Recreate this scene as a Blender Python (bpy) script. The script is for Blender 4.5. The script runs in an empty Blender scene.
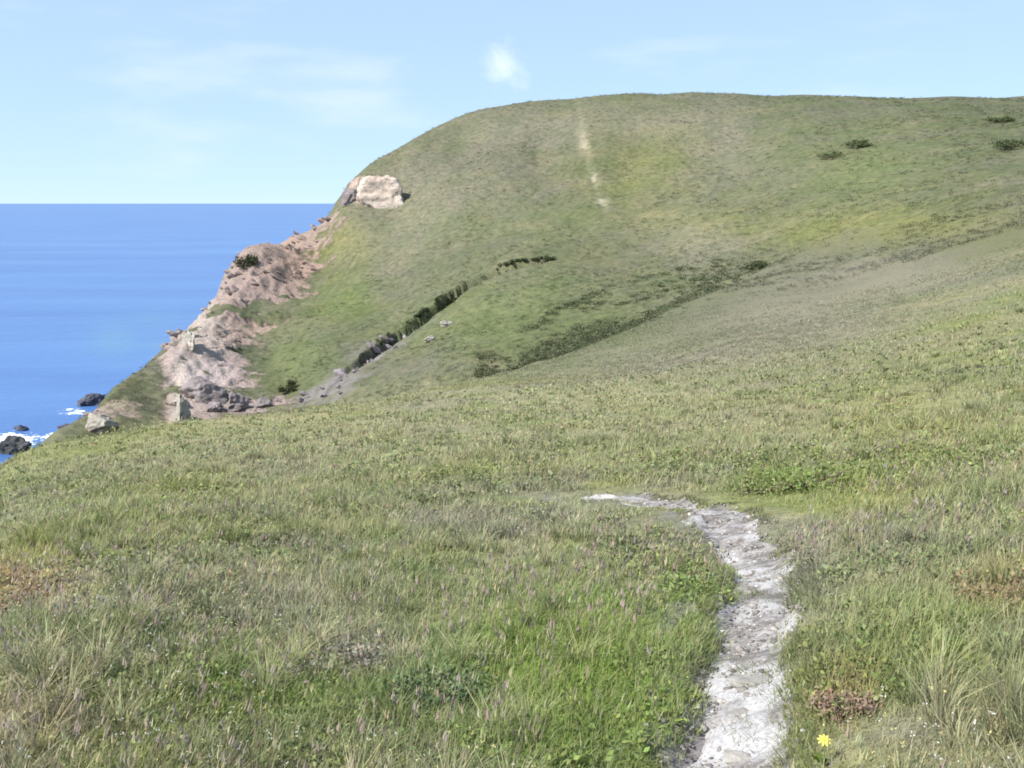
import bpy, bmesh, math, random
import numpy as np
from mathutils import Vector, Matrix, noise as mnoise

random.seed(7)
RNG = np.random.default_rng(11)
S = bpy.context.scene
COL = S.collection
R = math.radians

# ------------------------------------------------------------------ camera
F = 1000.0                      # focal length in pixels of a 1024 x 768 frame
PITCH = math.atan(181.0 / F)    # the sea horizon sits 181 px above the centre
EYE = 50.0                      # metres above the sea
FOOT = 1.7                      # eye above the turf
cam_d = bpy.data.cameras.new('camera')
cam_d.sensor_width = 36.0
cam_d.lens = 36.0 * F / 1024.0
cam_d.clip_start = 0.1
cam_d.clip_end = 200000.0
cam = bpy.data.objects.new('camera', cam_d)
COL.objects.link(cam)
cam.location = (0, 0, EYE)
cam.rotation_euler = (math.pi / 2 - PITCH, 0, 0)
S.camera = cam


def ray(px, py):
    """azimuth and tangent of the elevation of a sight line"""
    x = (px - 512.0) / F
    u = (384.0 - py) / F
    y = math.cos(PITCH) + math.sin(PITCH) * u
    z = -math.sin(PITCH) + math.cos(PITCH) * u
    return math.atan2(x, y), z / math.hypot(x, y)


def to_pix(x, y, z):
    dz = z - EYE
    fw = np.maximum(y * math.cos(PITCH) - dz * math.sin(PITCH), 1e-3)
    up = y * math.sin(PITCH) + dz * math.cos(PITCH)
    return 512 + F * x / fw, 384 - F * up / fw


# ------------------------------------------------------------------ noise
def _hash(ix, iy, seed):
    h = (ix.astype(np.int64) * 374761393 + iy.astype(np.int64) * 668265263 + seed * 974711) & 0xFFFFFFFF
    h = ((h ^ (h >> 13)) * 1274126177) & 0xFFFFFFFF
    h = ((h ^ (h >> 16)) * 2246822519) & 0xFFFFFFFF
    return ((h ^ (h >> 15)) & 0xFFFFFF) / float(0xFFFFFF)


def vnoise(x, y, seed=0):
    x = np.asarray(x, float); y = np.asarray(y, float)
    ix = np.floor(x); iy = np.floor(y)
    fx = x - ix; fy = y - iy
    fx = fx * fx * fx * (fx * (fx * 6 - 15) + 10); fy = fy * fy * fy * (fy * (fy * 6 - 15) + 10)
    a = _hash(ix, iy, seed); b = _hash(ix + 1, iy, seed)
    c = _hash(ix, iy + 1, seed); d = _hash(ix + 1, iy + 1, seed)
    return (a + (b - a) * fx) * (1 - fy) + (c + (d - c) * fx) * fy


def fbm(x, y, octv=4, seed=0, gain=0.5):
    """about -1 .. 1"""
    s = 0; a = 1; n = 0
    ca, sa = math.cos(0.63), math.sin(0.63)
    for k in range(octv):
        s = s + a * (vnoise(x, y, seed + 17 * k) * 2 - 1); n += a
        a *= gain
        x, y = (x * ca - y * sa) * 2.03 + 5.1, (x * sa + y * ca) * 2.03 + 1.7
    return s / n * 1.5


def ridged(x, y, octv=4, seed=0):
    s = 0; a = 1; n = 0
    for k in range(octv):
        s = s + a * (1 - np.abs(vnoise(x, y, seed + 31 * k) * 2 - 1)); n += a
        a *= 0.5
        x, y = x * 2.1 + 3.3, y * 2.1 + 7.9
    return s / n


def sstep(a, b, x):
    t = np.clip((x - a) / (b - a), 0, 1)
    return t * t * (3 - 2 * t)


# ------------------------------------------------------------------ terrain: surveyed points -> smooth height field
PTS = []          # (azimuth, distance, height above the eye)


def P(px, py, d):
    az, t = ray(px, py)
    PTS.append((az, d, d * t))


def W(px, d, z):  # hidden ground: bearing of a column, distance, height relative to the sea
    PTS.append((ray(px, 300)[0], d, z - EYE))


for q in [  # the near hillside
    (0, 768, 3.5), (250, 768, 3.2), (512, 768, 2.95), (740, 768, 2.75), (1024, 768, 2.5),
    (0, 650, 5.3), (256, 650, 4.7), (512, 650, 4.25), (740, 650, 4.0), (1024, 650, 3.6),
    (0, 560, 9.5), (256, 560, 7.6), (512, 560, 6.7), (740, 560, 6.2), (1024, 560, 5.6),
    (0, 510, 20), (256, 505, 13), (430, 500, 11), (512, 503, 9.8), (620, 490, 10.4), (740, 500, 9.4), (1024, 500, 8.2),
    (0, 485, 38), (110, 475, 27), (256, 460, 23), (512, 450, 19), (740, 440, 18), (1024, 440, 13.5),
    (0, 470, 52), (110, 450, 45), (256, 430, 46), (400, 418, 42), (512, 415, 34), (740, 390, 32), (1024, 380, 25),
    (30, 461, 60), (110, 441, 62), (180, 431, 66), (300, 413, 72), (400, 396, 80), (480, 379, 92), (560, 358, 108), (640, 326, 132),
    (720, 292, 168), (770, 268, 205),
    (560, 385, 70), (640, 360, 85), (740, 340, 75), (740, 310, 125), (860, 340, 66), (860, 290, 130), (860, 255, 190),
    (1024, 320, 52), (1024, 260, 105), (1024, 215, 170),
]:
    P(*q)
for q in [  # the headland
    (860, 215, 240), (860, 170, 300), (860, 130, 360), (860, 97, 428), (940, 98, 428), (800, 95, 430), (690, 93, 430),
    (1024, 170, 240), (1024, 130, 320), (1024, 100, 428), (1110, 101, 428), (600, 96, 430),
    (770, 235, 250), (740, 200, 300), (740, 150, 360), (740, 94, 430),
    (700, 285, 215), (640, 303, 215), (640, 250, 270), (640, 200, 320), (640, 150, 370), (640, 93.5, 430),
    (560, 335, 205), (540, 300, 235), (540, 250, 285), (540, 200, 335), (540, 150, 385), (560, 101, 430),
    (470, 355, 205), (460, 300, 255), (460, 250, 305), (460, 200, 350), (460, 150, 395), (480, 110, 428), (500, 107, 430), (520, 104.5, 430), (540, 102.5, 430), (460, 117, 427), (440, 125, 425), (420, 135, 421),
    (400, 385, 205), (390, 350, 235), (390, 300, 285), (390, 250, 330), (390, 200, 372), (400, 146, 418),
    (372, 162, 412), (348, 186, 405), (336, 206, 400), (303, 236, 384), (275, 247, 372), (245, 257, 360), (218, 291, 332), (201, 322, 312),
    (190, 333, 300), (164, 350, 284), (140, 371, 262), (108, 395, 240), (84, 416, 218), (50, 434, 198), (90, 432, 200), (130, 418, 215), (150, 400, 232),
    (310, 270, 346), (320, 320, 285), (310, 370, 240), (255, 330, 290), (240, 375, 250), (200, 400, 230), (185, 428, 208),
    (290, 390, 232), (350, 372, 228),
]:
    P(*q)
for q in [  # ground hidden in the ravine, under the cliffs and behind the skyline
    (30, 80, 22), (30, 110, 2), (110, 80, 26), (110, 110, 8), (110, 150, 0), (180, 85, 27), (180, 120, 9), (180, 160, 1),
    (300, 95, 28), (300, 140, 10), (300, 190, 3), (400, 105, 29), (400, 150, 12), (400, 185, 10),
    (480, 115, 29), (480, 155, 17), (480, 185, 15.5), (560, 135, 29), (560, 172, 22), (640, 160, 30.5), (640, 186, 27.5),
    (720, 192, 33), (770, 224, 37),
    (30, 150, -4), (30, 225, -6), (30, 250, -9), (30, 420, -9), (-80, 110, -3), (-80, 200, -8), (-80, 400, -9),
    (84, 245, -4), (110, 270, -5), (110, 420, -9), (140, 292, -6), (165, 318, -6), (190, 345, -6), (200, 372, -6), (228, 395, -5), (260, 408, -5),
    (285, 425, -5), (312, 450, -5), (325, 480, -6), (250, 560, -9), (360, 560, -6), (430, 620, -6), (110, 650, -9),
    (350, 425, 46), (372, 432, 58), (400, 440, 66), (440, 448, 80), (480, 456, 87), (560, 466, 93), (640, 466, 94), (740, 466, 94), (860, 466, 93), (940, 466, 93), (1024, 466, 93),
    (560, 640, 40), (740, 640, 60), (860, 640, 70), (1024, 640, 75), (1024, 520, 88),
]:
    W(*q)
for az, d, z in [  # to the sides and behind the camera
    (-45, 3, 47.2), (-45, 10, 44.5), (-45, 40, 33), (-45, 75, 12), (-45, 110, -5), (-45, 400, -9), (-75, 3, 47.0), (-75, 10, 44.2), (-75, 40, 33), (-75, 90, 6),
    (-75, 140, -6), (-75, 400, -9), (-110, 3, 47.3), (-110, 12, 44.8), (-110, 60, 28), (-110, 120, 0), (-110, 400, -9),
    (45, 3, 48.5), (45, 10, 48.5), (45, 40, 47.5), (45, 120, 52), (45, 400, 96), (45, 700, 98), (80, 3, 48.7), (80, 10, 49.4), (80, 40, 52), (80, 120, 62),
    (80, 400, 98), (115, 3, 48.6), (115, 12, 49.6), (115, 60, 54), (115, 400, 98)]:
    PTS.append((R(az), d, z - EYE))

_u = np.array([[p[0] * 3.2, math.log(p[1])] for p in PTS])
_s = np.array([(p[2] + FOOT) / p[1] for p in PTS])
_C = 0.06


def _kern(a, b):
    d2 = ((a[:, None, :] - b[None, :, :]) ** 2).sum(-1)
    return np.sqrt(d2 + _C * _C)


n = len(PTS)
A = np.zeros((n + 3, n + 3))
A[:n, :n] = _kern(_u, _u) - np.eye(n) * 0.002
A[:n, n] = A[n, :n] = 1
A[:n, n + 1:] = _u
A[n + 1:, :n] = _u.T
_w = np.linalg.solve(A, np.concatenate([_s, np.zeros(3)]))


def base_z(x, y):
    x = np.asarray(x, float).ravel(); y = np.asarray(y, float).ravel()
    out = np.empty(len(x))
    for i in range(0, len(x), 60000):
        xx = x[i:i + 60000]; yy = y[i:i + 60000]
        d = np.maximum(np.hypot(xx, yy), 0.3)
        q = np.stack([np.arctan2(xx, yy) * 3.2, np.log(d)], 1)
        s = _kern(q, _u) @ _w[:n] + _w[n] + q @ _w[n + 1:]
        out[i:i + 60000] = EYE - FOOT + d * s
    return out


def hit(px, py, dmin=1.5, dmax=600):
    """first point where a sight line meets the smooth ground"""
    az, t = ray(px, py)
    d = np.exp(np.linspace(math.log(dmin), math.log(dmax), 1500))
    g = base_z(d * math.sin(az), d * math.cos(az)) - (EYE + d * t)
    k = int(np.argmax(g > 0)) if (g > 0).any() else len(d) - 1
    if k == 0:
        dd = d[0]
    else:
        a = g[k - 1] / (g[k - 1] - g[k]); dd = d[k - 1] * (1 - a) + d[k] * a
    return dd * math.sin(az), dd * math.cos(az)


def polyline_xy(pix, step, dmin=1.5):
    pts = np.array([hit(*p, dmin=dmin) for p in pix])
    for _ in range(3):   # Chaikin
        a = pts[:-1] * .75 + pts[1:] * .25; b = pts[:-1] * .25 + pts[1:] * .75
        pts = np.concatenate([pts[:1], np.stack([a, b], 1).reshape(-1, 2), pts[-1:]])
    seg = np.hypot(*np.diff(pts, axis=0).T)
    cum = np.concatenate([[0], np.cumsum(seg)])
    m = max(4, int(cum[-1] / step))
    ss = np.linspace(0, cum[-1], m)
    return np.stack([np.interp(ss, cum, pts[:, 0]), np.interp(ss, cum, pts[:, 1])], 1)


PATH = polyline_xy([(700, 800), (710, 765), (724, 735), (737, 700), (743, 660), (750, 622), (762, 590), (756, 562), (738, 537), (706, 512),
                    (668, 498), (632, 491), (600, 488), (570, 488), (545, 490)], 0.05)
FARPATH = polyline_xy([(574, 100), (580, 125), (585, 150), (591, 172), (598, 193), (606, 212)], 1.0, 150)
GULLY = polyline_xy([(560, 262), (520, 266), (470, 280), (440, 300), (415, 318), (385, 338), (355, 362), (340, 378)], 1.0, 150)


def seg_dist(x, y, line, cap):
    """distance, signed side (+ = right of travel) and index of the nearest sample of a line; cap far away"""
    d = np.full(len(x), cap, float); sd = np.zeros(len(x)); ix = np.zeros(len(x), int)
    lo = line.min(0) - cap; hi = line.max(0) + cap
    m = np.where((x > lo[0]) & (x < hi[0]) & (y > lo[1]) & (y < hi[1]))[0]
    tan = np.gradient(line, axis=0); tan /= np.linalg.norm(tan, axis=1)[:, None]
    for i in range(0, len(m), 20000):
        k = m[i:i + 20000]
        dx = x[k][:, None] - line[None, :, 0]; dy = y[k][:, None] - line[None, :, 1]
        q = dx * dx + dy * dy
        j = q.argmin(1); r = np.arange(len(k))
        dd = np.sqrt(q[r, j])
        d[k] = np.minimum(dd, cap); ix[k] = j
        sd[k] = dx[r, j] * tan[j, 1] - dy[r, j] * tan[j, 0]
    return d, sd, ix


PW = 0.15                                             # half width of the foot path


def half_width(x, y):
    return PW * (1 + 0.45 * fbm(x * 2.1, y * 2.1, 4, 91)) * (1 + .35 * sstep(6, 8, np.hypot(x, y)))


def rockiness(px, py, x, y):
    """where the headland is bare rock: the seaward cliff, from the outcrop to the shore"""
    inside = np.zeros(len(px))
    # right edge of bare ground as a function of image row
    ed = np.interp(py, [150, 200, 235, 262, 300, 330, 360, 400, 440], [300, 332, 318, 316, 312, 275, 245, 235, 205])
    w = 6 + 22 * fbm(x * .05, y * .05, 4, 5) + 14 * fbm(x * .25, y * .25, 3, 6)
    inside = sstep(-26, 26, ed - px + w)
    green = sstep(-.02, .4, fbm(x * .06 + 4, y * .06, 4, 12) + .35 * fbm(x * .3, y * .3, 3, 18))
    inside *= 1 - .95 * green * sstep(240, 300, py)
    d = np.hypot(x, y)
    inside *= 1 - .75 * (1 - sstep(150, 176, px + 10 * fbm(x * .08, y * .08, 3, 28))) * sstep(330, 350, py) * sstep(-.5, .3, fbm(x * .07, y * .07, 3, 27) + .25)
    inside *= sstep(195, 215, d) * (px > -200)
    inside = np.maximum(inside, 1.0 * np.exp(-(((px - 376) / 30) ** 4 + ((py - 192) / 17) ** 4)) * (d > 300) * sstep(-.3, .3, fbm(x * .12, y * .12, 3, 29) + .25))
    # broken ground low in the cove
    low = np.exp(-(((px - 250) / 70) ** 2 + ((py - 402) / 14) ** 2) * 1.2)
    inside = np.maximum(inside, low * (d > 190) * sstep(-.2, .3, fbm(x * .12, y * .12, 3, 8) + .15))
    return inside


def ground(x, y):
    """the real ground: smooth field + relief + path and gully cuts"""
    shp = np.shape(x)
    x = np.asarray(x, float).ravel(); y = np.asarray(y, float).ravel()
    z = base_z(x, y)
    d = np.hypot(x, y)
    px, py = to_pix(x, y, z)
    fr = (y > 1)
    rk = np.where(fr, rockiness(px, py, x, y), 0)
    # turf relief: hummocks near, swells far
    near = 1 - sstep(40, 120, d)
    z = z + near * (0.05 * fbm(x * 1.3, y * 1.3, 4, 1) + 0.10 * fbm(x * .35, y * .35, 3, 2) * sstep(1.5, 5, d) + .16 * fbm(x * .13, y * .13, 2, 3) * sstep(8, 25, d))
    far = sstep(120, 200, d)
    z = z + far * (1 - rk) * (0.9 * fbm(x * .035, y * .035, 4, 4) + .35 * fbm(x * .2, y * .2, 3, 9)) * (1 - 0.85 * sstep(360, 420, d))
    z = z + far * rk * (6.0 * (ridged(x * .045 + .2 * z * .05, y * .045, 5, 21) - .62) + 3.0 * (ridged(x * .14, y * .14, 4, 22) - .6) + 1.0 * (ridged(x * .45, y * .45, 3, 23) - .6)) * np.clip((z - 0) / 14, .22, 1)
    z = z + far * (1 - rk) * .22 * (np.mod(z / 1.7 + .9 * fbm(x * .03, y * .03, 3, 51), 1.0) ** 3) * sstep(-.2, .3, fbm(x * .02, y * .02, 2, 52)) * (1 - sstep(380, 420, d))
    # gully: a steep sided cut with an abrupt seaward-side bank
    gd, gs, gi = seg_dist(x, y, GULLY, 14.0)
    ge = gi / len(GULLY); gw = np.interp(ge, [0, .15, .5, .72, 1], [.5, .8, 1.25, 1.3, .9])
    wob = 1.5 * fbm(x * .12, y * .12, 3, 41) + .35 * fbm(x * .5, y * .5, 3, 42)
    a = gs + wob
    prof = np.where(a > 0, np.exp(-(a / (1.1 * gw)) ** 6), np.exp(-(a / (3.4 * gw)) ** 2))
    z = z - prof * 3.4 * gw * (gd < 13.9) * sstep(0, 12, gi.astype(float)) * (1 - .8 * sstep(.7, 1, ge))
    # trodden paths
    pd, ps, pi = seg_dist(x, y, PATH, 1.2)
    hw = half_width(x, y)
    z = z - 0.07 * (1 - sstep(hw * .7, hw * 1.7, pd)) * (pd < 1.19)
    fd, fs, fi = seg_dist(x, y, FARPATH, 6)
    z = z - .45 * np.exp(-(fd / 1.3) ** 2) * (fd < 5.9)
    return z.reshape(shp)


# ------------------------------------------------------------------ colour of the plant cover (linear albedo, some shade and haze painted in)
GREEN = np.array([.125, .150, .064]); OLIVE = np.array([.175, .180, .094]); STRAW = np.array([.275, .255, .155])
GREY = np.array([.195, .180, .140]); BRIGHT = np.array([.122, .172, .034]); DARK = np.array([.070, .088, .036])
RUST = np.array([.26, .165, .09]); BLUEG = np.array([.09, .145, .07]); YELL = np.array([.200, .200, .060])
PINK = np.array([.40, .27, .21])
PATCH = [  # plants of one sort standing together, plus painted ravine shade: column, row, half sizes, colour, strength
    (20, 585, 48, 22, RUST, .75), (1000, 592, 45, 22, RUST, .55), (842, 695, 30, 28, RUST, .5), (15, 745, 45, 35, RUST, .35), (30, 550, 40, 12, YELL, .6),
    (450, 665, 75, 32, BLUEG, .7), (560, 690, 150, 95, BRIGHT, .95), (270, 690, 110, 55, BRIGHT, .8), (620, 730, 100, 60, BRIGHT, .75), (420, 740, 120, 40, GREEN, .4), (930, 640, 80, 60, BRIGHT, .4), (630, 640, 80, 60, BRIGHT, .35),
    (355, 650, 60, 26, GREY, .8), (230, 600, 90, 40, GREY, .4), (560, 525, 120, 18, GREY, .6), (470, 520, 60, 20, GREY, .4), (910, 735, 40, 20, GREY, .7), (900, 560, 50, 25, GREY, .5),
    (810, 560, 28, 40, GREY, .8), (720, 560, 25, 90, GREEN, .4),
    (810, 485, 70, 22, BRIGHT, .75), (880, 500, 60, 12, YELL, .5), (985, 495, 60, 30, GREEN, .6), (180, 490, 80, 15, YELL, .45), (60, 470, 80, 14, OLIVE, .5),
    (720, 320, 120, 40, GREY, .75), (560, 395, 180, 14, STRAW, .5), (900, 275, 110, 22, GREY, .6), (640, 365, 150, 20, GREY, .6), (840, 330, 90, 40, GREY, .5), (300, 425, 150, 10, STRAW, .5), (400, 450, 300, 22, STRAW, .4), (700, 420, 200, 24, STRAW, .35), (900, 420, 120, 40, YELL, .4),
    (590, 325, 110, 26, DARK, .75), (680, 290, 60, 22, DARK, .55), (520, 350, 60, 18, DARK, .6), (760, 262, 30, 8, DARK, .4),  # dark patches put the ravine fold's shade into the plant colour
    (520, 300, 80, 30, GREEN, .5), (470, 330, 60, 22, GREEN, .5), (340, 240, 30, 26, YELL, .5), (345, 300, 34, 22, BRIGHT, .35), (300, 360, 30, 26, GREEN, .6), (285, 385, 22, 10, DARK, .6),
    (440, 190, 90, 30, GREY, .45), (500, 225, 120, 20, GREEN, .3), (520, 130, 60, 20, GREY, .55), (640, 120, 60, 20, GREY, .4), (720, 150, 40, 45, GREY, .5), (700, 240, 40, 26, GREY, .5),
    (860, 170, 90, 40, GREEN, .55), (640, 170, 45, 40, YELL, .35), (860, 225, 170, 18, YELL, .4), (1000, 115, 50, 16, DARK, .35), (400, 230, 50, 40, GREY, .35),
]


def cover(x, y, z):
    """plant colour by place, with far shade and haze mixed in, plus how green (lush) it is"""
    px, py = to_pix(x, y, z)
    d = np.hypot(x, y)
    sc = 1.0 / (1 + d * .045)              # coarser drifts of plants are what one sees far off
    c = np.empty((len(x), 3)); c[:] = OLIVE
    lay = [(STRAW, .62, .1, 201), (GREEN, .75, .05, 202), (GREY, .6, .12, 203), (BRIGHT, .35, .3, 204), (YELL, .35, .25, 205)]
    for colr, k, th, sd in lay:
        a = np.zeros(len(x))
        for f_, lo, hi in ((1.6, 0, 14), (.5, 6, 60), (.09, 30, 1e9)):
            wgt = sstep(lo * .6, lo * 1.4 + .01, d) * (1 - sstep(hi * .6, hi * 1.4, d))
            a += wgt * sstep(th - .15, th + .4, fbm(x * f_, y * f_, 4, sd))
        a = np.clip(a, 0, 1)[:, None] * k
        c = c * (1 - a) + colr * a
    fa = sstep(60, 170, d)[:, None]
    c = c * (1 - fa * .42) * (1 - .36 * fa) + fa * .42 * np.array([.092, .100, .076])  # far cover darkened for missing leaf shadows and greyed to suggest haze
    ok = y > 1
    wx = 10 * fbm(x * 1.2 * sc * 3, y * 1.2 * sc * 3, 3, 61); wy = 6 * fbm(x * 1.2 * sc * 3, y * 1.2 * sc * 3, 3, 62)
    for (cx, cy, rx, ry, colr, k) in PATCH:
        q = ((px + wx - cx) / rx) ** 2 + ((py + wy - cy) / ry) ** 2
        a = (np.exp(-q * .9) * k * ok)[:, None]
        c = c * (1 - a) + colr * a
    return c


# ------------------------------------------------------------------ mesh and material helpers
def mesh_np(name, V, quads=None, tris=None, smooth=False):
    me = bpy.data.meshes.new(name)
    V = np.asarray(V, np.float32)
    me.vertices.add(len(V)); me.vertices.foreach_set('co', V.ravel())
    loops = []; starts = []; tot = 0
    for fs, k in ((quads, 4), (tris, 3)):
        if fs is not None and len(fs):
            fs = np.asarray(fs, np.int32)
            loops.append(fs.ravel()); starts.append(np.arange(len(fs), dtype=np.int32) * k + tot); tot += fs.size
    loops = np.concatenate(loops); starts = np.concatenate(starts)
    me.loops.add(len(loops)); me.loops.foreach_set('vertex_index', loops)
    me.polygons.add(len(starts)); me.polygons.foreach_set('loop_start', starts)
    me.update(calc_edges=True)
    if smooth:
        me.shade_smooth()
    return me


def attr_color(me, name, c):
    a = me.attributes.new(name, 'FLOAT_COLOR', 'POINT')
    c4 = np.ones((len(c), 4), np.float32); c4[:, :3] = np.clip(c, 0, 1)
    a.data.foreach_set('color', c4.ravel())


def attr_float(me, name, v):
    a = me.attributes.new(name, 'FLOAT', 'POINT')
    a.data.foreach_set('value', np.asarray(v, np.float32))


def link(name, me, m=None, parent=None):
    o = bpy.data.objects.new(name, me); COL.objects.link(o)
    if m is not None:
        me.materials.append(m)
    if parent is not None:
        o.parent = parent
    return o


def empty(name, loc):
    o = bpy.data.objects.new(name, None); COL.objects.link(o)
    o.empty_display_size = .2; o.location = loc
    return o


def tag(o, label=None, cat=None, group=None, kind=None):
    if label: o['label'] = label
    if cat: o['category'] = cat
    if group: o['group'] = group
    if kind: o['kind'] = kind
    return o


class NT:
    def __init__(self, name):
        self.m = bpy.data.materials.new(name); self.m.use_nodes = True
        self.t = self.m.node_tree; self.t.nodes.clear()
        self.out = self.n('ShaderNodeOutputMaterial')

    def n(self, kind, **kw):
        nd = self.t.nodes.new(kind)
        for k, v in kw.items(): setattr(nd, k, v)
        return nd

    def l(self, a, b): self.t.links.new(a, b)

    def attr(self, name, out='Color'):
        a = self.n('ShaderNodeAttribute', attribute_name=name); return a.outputs[out]

    def pos(self): return self.n('ShaderNodeNewGeometry').outputs['Position']

    def noise(self, scale, detail=4, rough=.55, vec=None, dist=0.0):
        nd = self.n('ShaderNodeTexNoise'); nd.inputs['Scale'].default_value = scale
        nd.inputs['Detail'].default_value = detail; nd.inputs['Roughness'].default_value = rough
        nd.inputs['Distortion'].default_value = dist
        self.l(vec if vec is not None else self.pos(), nd.inputs['Vector'])
        return nd.outputs['Fac']

    def ramp(self, fac, stops):
        r = self.n('ShaderNodeValToRGB'); e = r.color_ramp.elements
        while len(e) < len(stops): e.new(.5)
        for k, (p, c) in enumerate(stops):
            e[k].position = p; e[k].color = (*c, 1) if len(c) == 3 else c
        self.l(fac, r.inputs['Fac']); return r.outputs['Color']

    def rng(self, v, a, b, c, d):
        r = self.n('ShaderNodeMapRange'); self.l(v, r.inputs['Value'])
        for k, x in zip(('From Min', 'From Max', 'To Min', 'To Max'), (a, b, c, d)): r.inputs[k].default_value = x
        return r.outputs['Result']

    def mix(self, fac, a, b, mode='MIX'):
        m = self.n('ShaderNodeMix', data_type='RGBA', blend_type=mode)
        for s, v in ((m.inputs[0], fac), (m.inputs[6], a), (m.inputs[7], b)):
            if hasattr(v, 'is_linked'): self.l(v, s)
            elif isinstance(v, (int, float)): s.default_value = v
            else: s.default_value = (*v, 1)
        return m.outputs[2]

    def math(self, op, a, b=0.0):
        m = self.n('ShaderNodeMath', operation=op)
        for s, v in ((m.inputs[0], a), (m.inputs[1], b)):
            if hasattr(v, 'is_linked'): self.l(v, s)
            else: s.default_value = v
        return m.outputs[0]

    def bump(self, h, strength, dist):
        b = self.n('ShaderNodeBump'); b.inputs['Strength'].default_value = strength; b.inputs['Distance'].default_value = dist
        self.l(h, b.inputs['Height']); return b.outputs['Normal']

    def principled(self, col, rough=.9, spec=.2, normal=None):
        p = self.n('ShaderNodeBsdfPrincipled')
        if hasattr(col, 'is_linked'): self.l(col, p.inputs['Base Color'])
        else: p.inputs['Base Color'].default_value = (*col, 1)
        if hasattr(rough, 'is_linked'): self.l(rough, p.inputs['Roughness'])
        else: p.inputs['Roughness'].default_value = rough
        p.inputs['Specular IOR Level'].default_value = spec
        if normal is not None: self.l(normal, p.inputs['Normal'])
        self.p = p
        self.l(p.outputs[0], self.out.inputs['Surface']); return p


def leaf_material(name, transl=.3, varamp=.35):
    t = NT(name)
    v = t.noise(9.0, 3, .6)
    c = t.mix(1.0, t.attr('tint'), t.ramp(v, [(.25, (1 - varamp,) * 3), (.75, (1 + varamp * .3,) * 3)]), 'MULTIPLY')
    p = t.principled(c, .65, .25)
    tr = t.n('ShaderNodeBsdfTranslucent'); t.l(c, tr.inputs['Color'])
    mx = t.n('ShaderNodeMixShader'); mx.inputs[0].default_value = transl
    t.l(p.outputs[0], mx.inputs[1]); t.l(tr.outputs[0], mx.inputs[2]); t.l(mx.outputs[0], t.out.inputs['Surface'])
    return t.m


def rock_nodes(t, tone_a, tone_b, scale):
    """layered, cracked, weathered rock colour and relief"""
    n1 = t.noise(.35 * scale, 6, .6); n2 = t.noise(2.2 * scale, 6, .65)
    mp = t.n('ShaderNodeMapping'); mp.inputs['Scale'].default_value = (.25, .25, 1.6); mp.inputs['Rotation'].default_value = (.35, .25, 0)
    t.l(t.pos(), mp.inputs['Vector'])
    lay = t.noise(.9 * scale, 5, .6, mp.outputs[0])
    c = t.mix(t.rng(n1, .35, .65, 0, 1), tone_a, tone_b)
    c = t.mix(1.0, c, t.ramp(lay, [(.3, (.62, .60, .58)), (.5, (1, 1, 1)), (.7, (1.15, 1.12, 1.08))]), 'MULTIPLY')
    c = t.mix(.8, c, t.ramp(n2, [(.3, (.6, .58, .56)), (.55, (1, 1, 1)), (.8, (1.2, 1.18, 1.15))]), 'MULTIPLY')
    vo = t.n('ShaderNodeTexVoronoi', feature='DISTANCE_TO_EDGE'); vo.inputs['Scale'].default_value = .8 * scale
    wv = t.mix(.12, t.pos(), t.n('ShaderNodeTexNoise').outputs['Color'], 'ADD'); t.l(wv, vo.inputs['Vector'])
    crack = t.rng(vo.outputs['Distance'], 0, .08, .55, 1)
    h = t.math('ADD', t.math('MULTIPLY', n2, .6), t.math('ADD', t.math('MULTIPLY', lay, .8), t.math('MULTIPLY', crack, .25)))
    return c, h


def rock_material(name, a, b, scale, bump_d):
    t = NT(name); c, h = rock_nodes(t, a, b, scale)
    t.principled(c, .92, .15, t.bump(h, .9, bump_d)); return t.m


# ------------------------------------------------------------------ materials
def terrain_material(name, fine):
    t = NT(name)
    veg = t.attr('tint')
    a = t.noise(fine, 5, .65); b = t.noise(fine * 6, 4, .6); g = t.noise(fine * .22, 5, .6)
    veg = t.mix(1.0, veg, t.ramp(a, [(.25, (.55, .55, .5)), (.5, (.95, .95, .95)), (.75, (1.35, 1.28, 1.2))]), 'MULTIPLY')
    veg = t.mix(.8, veg, t.ramp(b, [(.25, (.6, .6, .6)), (.5, (1, 1, 1)), (.75, (1.3, 1.27, 1.2))]), 'MULTIPLY')
    veg = t.mix(.55, veg, t.ramp(g, [(.3, (.75, .85, .7)), (.5, (1, 1, 1)), (.7, (1.2, 1.08, 1.05))]), 'MULTIPLY')
    rc, rh = rock_nodes(t, (.40, .29, .235), (.33, .27, .22), .45)
    rs = t.attr('rocktint'); rc = t.mix(.7, rc, rs, 'MIX'); rc = t.mix(1.0, rc, (.72, .70, .70), 'MULTIPLY')
    n2 = t.noise(1.3, 6, .65)
    rc = t.mix(.9, rc, t.ramp(n2, [(.28, (.55, .53, .5)), (.5, (1, 1, 1)), (.75, (1.25, 1.22, 1.2))]), 'MULTIPLY')
    so = t.attr('soil', 'Fac')
    soilc = t.mix(t.noise(1.5, 5, .6), (.12, .108, .108), (.22, .20, .20))
    c = t.mix(so, veg, soilc)
    rk = t.attr('rock', 'Fac')
    e = t.rng(t.math('ADD', rk, t.rng(t.noise(.5, 6, .7), .3, .7, -.35, .35)), .35, .65, 0, 1)
    c = t.mix(e, c, rc)
    h = t.math('ADD', t.math('MULTIPLY', a, .7), t.math('MULTIPLY', b, .3))
    hh = t.mix(e, h, rh)
    t.principled(c, .95, .1, t.bump(hh, .8, 1.2 / fine * .35))
    return t.m


M_NEAR = terrain_material('turf', 3.0)
M_FAR = terrain_material('headland_turf_and_rock', .55)
M_GRASS = leaf_material('grass_blades', .38, .25)
M_LEAF = leaf_material('shrub_leaves', .25, .45)
t = NT('twig_bark'); t.principled(t.mix(t.noise(30, 4), (.12, .085, .06), (.22, .17, .13)), .9, .1); M_BARK = t.m

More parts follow.
